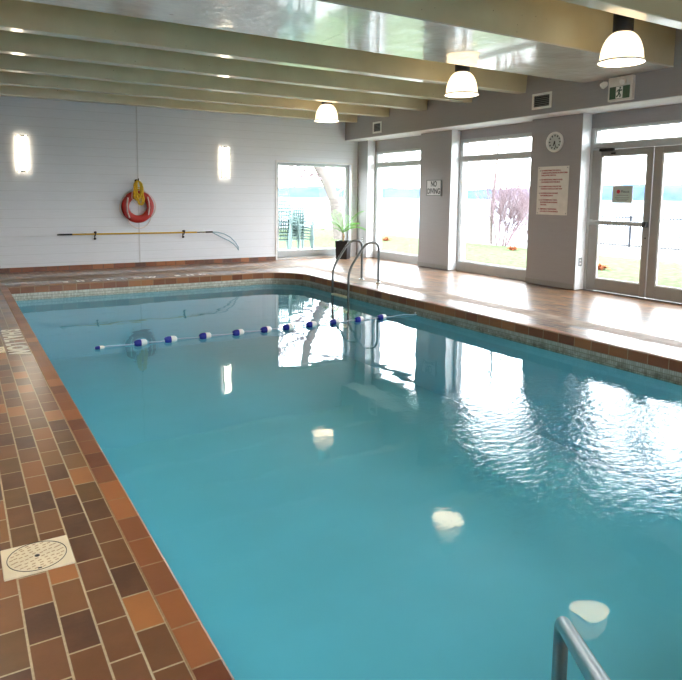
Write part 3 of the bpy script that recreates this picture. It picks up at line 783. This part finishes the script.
# ------------------------------------------------------------------ potted palm
pp = thing('potted_palm', 'small green palm in a square black pot under the back window', 'plant', (8.62, 13.93, 0), math.radians(40))
w_, h_ = .165, .47
vs = []
for (r, z_) in ((.145, 0), (w_, h_), (w_-.015, h_), (w_-.02, h_-.05)): vs += [(-r, -r, z_), (r, -r, z_), (r, r, z_), (-r, r, z_)]
fs = [(3, 2, 1, 0)]
for k in range(3):
    for i in range(4): fs.append((k*4+i, k*4+(i+1) % 4, k*4+4+(i+1) % 4, k*4+4+i))
MB().add(vs, fs).build('pot', 'pot_black', pp, bevel=.006)
MB().box(-.15, .15, -.15, .15, h_-.07, h_-.04).build('soil', 'soil', pp)
MB().tube([(0, 0, h_-.05), (.01, 0, h_+.08), (.0, .01, h_+.2)], [.03, .024, .02], 10).tube([(.03, .02, h_-.05), (.05, .0, h_+.1), (.035, .01, h_+.2)], [.022, .02, .016], 10).build('stem', 'palm_stem', pp)
random.seed(11)
fronds = [(200, .62, .50), (165, .55, .30), (225, .5, .85), (20, .62, .42), (-10, .6, .28), (45, .5, .75), (110, .5, .6), (290, .45, .55), (330, .5, .9), (80, .4, 1.1), (140, .42, 1.0)]
for az, L_, rise in fronds:
    L_ *= 1.25; rise = rise*1.45+.15
    az = math.radians(az-40+random.uniform(-8, 8)); d = Vector((math.cos(az), math.sin(az), 0)); b = MB(); pts = []
    for k in range(11):
        t_ = k/10; pts.append(Vector((.01, .01, h_+.2))+d*(L_*.8*t_)+Vector((0, 0, L_*(rise*1.15*t_-(.42+.25*rise)*t_*t_))))
    b.tube(pts, [.008*(1-.07*k) for k in range(11)], 5)
    sd = Vector((-d.y, d.x, 0))
    for k in range(1, 11):
        for sg in (-1, 1):
            for q in (0, .5):
                t_ = (k-q)/10; i0 = min(int(t_*10), 9); p = pts[i0].lerp(pts[i0+1], t_*10-i0)
                ll = .21*math.sin(PI*(.12+.82*t_))+.03
                tip = p+(sd*sg*.8+d*.55+Vector((0, 0, .12-.2*t_))).normalized()*ll
                mid = p.lerp(tip, .4)+Vector((0, 0, .012)); wv = d*.014
                up_ = Vector((0, 0, .002))
                b.add([p, mid-wv, tip, mid+wv, mid+up_*3], [(0, 1, 4), (1, 2, 4), (2, 3, 4), (3, 0, 4)])
    b.build('frond', 'leaf_green', pp)

# ------------------------------------------------------------------ outside
b = MB().box(11.9, 17.0, -12, 14.8, -.4, -.12).box(-6, 17.0, 14.8, 31, -.4, -.12); struct(b.build('lawn', 'lawn_grass'), 'pale green lawn between the pool house and the lake', 'lawn')
b = MB().box(9.8, 11.9, -12, 14.8, -.4, -.10); struct(b.build('path', 'concrete_pad'), 'pale concrete strip outside the doors', 'path')
b = MB().box(5.5, 9.8, 14.62, 17.4, -.3, .0); struct(b.build('patio', 'concrete_pad'), 'pale patio slab under the stacked garden chairs', 'patio')
b = MB().box(17.0, 22.5, -12, 31, -.45, -.14); struct(b.build('shore', 'gravel'), 'bright bare ground between lawn and lake', 'shore')
b = MB().box(-900, 2400, -900, 2400, -1.9, -1.6); struct(b.build('lake', 'lake_water'), 'bright pale lake beyond the shore', 'lake')
random.seed(5); b = MB(); vs = []; fs = []; NH = 220
for i in range(NH+1):
    a = math.radians(-15+135*i/NH)
    h_ = 27+5*math.sin(i*.06)+3*math.sin(i*.17+1)+random.uniform(-1.2, 1.8)
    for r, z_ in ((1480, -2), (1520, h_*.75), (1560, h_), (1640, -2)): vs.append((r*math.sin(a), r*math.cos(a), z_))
for i in range(NH):
    for k in range(3): fs.append((i*4+k, i*4+4+k, i*4+5+k, i*4+k+1))
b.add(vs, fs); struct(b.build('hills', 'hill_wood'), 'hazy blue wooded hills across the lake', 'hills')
# fence
fe = thing('metal_fence', 'dark metal picket fence along the lake shore', 'fence', (21.05, 13.2, -.14))
FL = 3.4
for zz in (.06, 1.08): MB().box(-.02, .02, -FL, FL, zz-.02, zz+.02).build('rail', 'fence_paint', fe)
for i in range(4):
    MB().box(-.03, .03, -.03, .03, 0, 1.16).build('post', 'fence_paint', fe, (0, -FL+i*2*FL/3, 0))
pk = None
for i in range(56):
    y = -FL+.12*(i+.5)
    if pk is None: pk = MB().box(-.012, .012, -.012, .012, .06, 1.08).build('picket', 'fence_paint', fe, (0, y, 0))
    else:
        o = pk.copy(); col.objects.link(o); o.parent = fe; o.location = (0, y, 0)
# branching plants
def grow(b, p, d, L_, r, depth, rng, spread=.55, up=.15, kids=3, sides=5):
    n_ = 4; pts = [p]; dd = d.copy()
    for i in range(n_):
        dd = (dd+Vector((rng.uniform(-1, 1), rng.uniform(-1, 1), rng.uniform(-.6, 1)*.8))*.16+Vector((0, 0, up*.2))).normalized()
        pts.append(pts[-1]+dd*L_/n_)
    b.tube(pts, [r*(1-.12*i) for i in range(n_+1)], sides if depth > 1 else 3, caps=False)
    if depth == 0: return
    for k in range(kids):
        t_ = rng.uniform(.35, 1.0); i0 = min(int(t_*n_), n_-1); q = pts[i0].lerp(pts[i0+1], t_*n_-i0)
        nd_ = (dd+Vector((rng.uniform(-1, 1), rng.uniform(-1, 1), rng.uniform(-.7, 1)))*spread*1.3+Vector((0, 0, up))).normalized()
        grow(b, q, nd_, L_*rng.uniform(.55, .8), r*.52, depth-1, rng, spread, up, kids, sides)
def shrub(label, loc, n_stems, H, seed, lean=.35, r=.022):
    rng = random.Random(seed)
    s_ = thing('bare_shrub', label, 'shrub', loc)
    for i in range(n_stems):
        b = MB(); a = rng.uniform(0, 2*PI)
        d = Vector((math.cos(a)*lean, math.sin(a)*lean, 1)).normalized()
        grow(b, Vector((math.cos(a)*.25, math.sin(a)*.25, 0)), d, H*rng.uniform(.35, .5), r*rng.uniform(.7, 1.1), 3, rng, .75, .12, 6)
        b.build('stem', 'twig', s_)
    return s_
shrub('large leafless shrub on the shore behind the tall lake window', (17.3, 16.9, -.14), 12, 3.4, 21, .55, .03)
shrub('smaller leafless shrub at the edge of the lawn by the large one', (17.2, 15.2, -.14), 6, 2.1, 22, .5)
tt = thing('bare_tree', 'slim leafless tree rising through the shrub by the lake', 'tree', (17.6, 17.75, -.14))
b = MB(); b.tube([(0, 0, 0), (-.03, .0, 1.2), (.05, -.06, 2.6), (.1, -.15, 4.2), (.12, -.2, 6.0)], [.07, .06, .05, .04, .02], 7); b.build('trunk', 'bark', tt)
rng = random.Random(9); b = MB()
for i in range(12): grow(b, Vector((.05, -.05, 1.6+i*.35)), Vector((rng.uniform(-1, 1), rng.uniform(-1, 1), .5)).normalized(), 1.1, .018, 2, rng, .7, .1, 3)
b.build('branches', 'twig', tt)
# leaning tree beyond the back window
lt = thing('leaning_tree', 'thick leaning tree trunk outside the back window', 'tree', (13.5, 22.0, -.12))
b = MB(); b.tube([(0, 0, -.1), (-.12, 0, .5), (-.32, 0, 1.55), (-.62, 0, 2.2), (-1.1, .0, 2.95), (-1.5, .1, 4.2), (-1.7, .2, 6.5)], [.30, .25, .21, .22, .20, .16, .08], 12); b.build('trunk', 'bark', lt)
rng = random.Random(31); b = MB()
for (p_, d_) in (((-.7, 0, 2.3), (-.9, -.2, .35)), ((-1.1, 0, 2.9), (-1, .1, .1)), ((-1.3, 0, 3.4), (-1, .2, -.15)), ((-1.4, 0, 3.9), (-.9, -.3, -.3)), ((-.4, 0, 1.7), (.9, .2, .5)), ((-1.5, .1, 4.3), (.8, .1, .3)), ((-1.0, 0, 2.6), (-1, -.1, -.25)), ((-1.3, 0, 3.5), (-.7, .5, .5))):
    grow(b, Vector(p_), Vector(d_).normalized(), 2.3, .05, 3, rng, .6, 0.0, 4)
b.build('branches', 'twig', lt)
shrub('low tangle of bare brush at the foot of the leaning tree', (14.4, 21.5, -.12), 7, 1.6, 41, .9, .014)
# rusty dried plants on the grass
def tuft(label, loc, sd):
    rng = random.Random(sd); t_ = thing('dried_plant', label, 'dried plant', loc); b = MB()
    for i in range(60):
        a = rng.uniform(0, 2*PI); L_ = rng.uniform(.12, .3); e = rng.uniform(.2, 1.0)
        d = Vector((math.cos(a)*math.cos(e), math.sin(a)*math.cos(e), math.sin(e))); w2 = Vector((-math.sin(a), math.cos(a), 0))*.02
        p = Vector((rng.uniform(-.06, .06), rng.uniform(-.06, .06), 0)); m_ = p+d*L_*.6; q = p+d*L_-Vector((0, 0, L_*.3))
        b.add([p, m_-w2, q, m_+w2, m_+Vector((0, 0, .008))], [(0, 1, 4), (1, 2, 4), (2, 3, 4), (3, 0, 4)])
    b.build('dry_leaves', 'dry_leaves', t_)
tuft('rusty clump of dried leaves on the lawn seen through the door', (13.55, 9.95, -.12), 1)
tuft('rusty clump of dried leaves by the lawn edge beyond the no diving pillar', (15.9, 15.05, -.12), 2)
tuft('rusty clump of dried leaves by the shore in the farthest lake window', (14.6, 20.4, -.12), 3)
# marker buoy on the lake
mkb = thing('marker_buoy', 'tiny red marker buoy out on the lake', 'buoy', (56.5, 43.5, -1.6))
MB().lathe([(0, 0), (.3, 0), (.32, .2), (.12, .35), (.1, 1.3), (0, 1.35)], 16).build('float', 'buoy_marker', mkb)
# stacks of garden chairs
def garden_chair(label, loc, rz):
    c = thing('garden_chair', label, 'chair', loc, rz, group='stacked plastic garden chairs outside')
    b = MB()   # slatted seat
    for i in range(7):
        y = -.19+i*.062; b.box(-.2+.004*i, .2-.004*i, y-.024, y+.024, .40, .418)
    b.box(-.22, -.19, -.23, .23, .385, .42).box(.19, .22, -.23, .23, .385, .42)
    b.build('seat', 'chair_plastic', c)
    b = MB()   # back with curved top rail and slats; the back stands at +y
    rail = [(.255*math.sin(a), .235+.07*math.cos(a), .865+.02*math.cos(a)) for a in [(-1.25+2.5*i/14) for i in range(15)]]
    b.tube(rail, .025, 8)
    low = [(.225*math.sin(a), .20+.06*math.cos(a), .50) for a in [(-1.1+2.2*i/10) for i in range(11)]]
    b.tube(low, .018, 8)
    for i in range(6):
        a = -.75+1.5*i/5
        b.tube([(.225*math.sin(a), .2+.06*math.cos(a), .41), (.225*math.sin(a), .2+.06*math.cos(a), .5), (.25*math.sin(a), .235+.07*math.cos(a), .87)], .014, 6)
    for sg in (-1, 1): b.tube([(sg*.215, .2, .40), (sg*.235, .24, .6), (sg*.242, .257, .85)], .022, 6)
    b.build('backrest', 'chair_plastic', c)
    for sg in (-1, 1):
        MB().tube(rounded([(sg*.24, .25, .66), (sg*.262, .0, .645), (sg*.258, -.2, .635), (sg*.245, -.235, .40)], .06), .02, 8).build('arm', 'chair_plastic', c)
    for sx in (-1, 1):
        for sy in (-1, 1):
            MB().tube([(sx*.205, sy*.205, .41), (sx*.225, sy*.225, .2), (sx*.24, sy*.245, 0)], [.032, .027, .024], 8).build('leg', 'chair_plastic', c)
    return c
g0 = None
names = {6: ['bottom', 'second from bottom', 'third from bottom', 'third from top', 'second from top', 'topmost'],
         7: ['bottom', 'second from bottom', 'third from bottom', 'middle', 'third from top', 'second from top', 'topmost']}
for (x, y, n_, rz, where, dz, z0) in ((8.32, 15.72, 6, .12, 'shorter chair stack under the leaning tree', .078, .0), (7.66, 15.62, 7, -.35, 'taller chair stack beside the window frame', .095, .0)):
    for k in range(n_):
        lab = f'pale plastic garden chair, {names[n_][k]} of the {where}'
        loc = (x+random.uniform(-.006, .006), y-.012*k, z0+k*dz)
        if g0 is None: g0 = garden_chair(lab, loc, rz)
        else: dup(g0, loc, lab, rz)

# ------------------------------------------------------------------ daylight
w = bpy.data.worlds.new('daylight'); sc.world = w; w.use_nodes = True
nt_ = w.node_tree; nt_.nodes.clear()
bg = nt_.nodes.new('ShaderNodeBackground'); out = nt_.nodes.new('ShaderNodeOutputWorld')
tc = nt_.nodes.new('ShaderNodeTexCoord'); sp = nt_.nodes.new('ShaderNodeSeparateXYZ'); rm = nt_.nodes.new('ShaderNodeValToRGB')
nt_.links.new(tc.outputs['Generated'], sp.inputs[0]); nt_.links.new(sp.outputs[2], rm.inputs[0])
rm.color_ramp.elements[0].color = (.96, .98, 1, 1); rm.color_ramp.elements[1].color = (.80, .89, 1, 1)
nt_.links.new(rm.outputs[0], bg.inputs[0]); bg.inputs[1].default_value = 7.5
nt_.links.new(bg.outputs[0], out.inputs[0])

# ------------------------------------------------------------------ camera (solved from the photograph's vanishing points)
yaw, pitch, roll = .530810423, .110703453, .00921892185
fw = Vector((math.sin(yaw)*math.cos(pitch), math.cos(yaw)*math.cos(pitch), -math.sin(pitch)))
rt = Vector((math.cos(yaw), -math.sin(yaw), 0)); up_ = rt.cross(fw)
r_ = rt*math.cos(roll)+up_*math.sin(roll); u_ = -rt*math.sin(roll)+up_*math.cos(roll)
cd = bpy.data.cameras.new('camera'); cam = bpy.data.objects.new('camera', cd); col.objects.link(cam)
mw = Matrix.Identity(4)
for i in range(3): mw[i][0] = r_[i]; mw[i][1] = u_[i]; mw[i][2] = -fw[i]
mw[2][3] = 1.6
cam.matrix_world = mw
cd.sensor_fit = 'HORIZONTAL'; cd.sensor_width = 36; cd.lens = 36*636.680/682
cd.shift_x = (341-328.091)/682; cd.shift_y = (267.1355-340)/682
cd.clip_start = .05; cd.clip_end = 5000
sc.camera = cam
cy = sc.cycles
cy.use_denoising = True; cy.max_bounces = 10; cy.diffuse_bounces = 5; cy.glossy_bounces = 5; cy.transparent_max_bounces = 24
cy.sample_clamp_indirect = 6.0; cy.caustics_reflective = False; cy.caustics_refractive = False
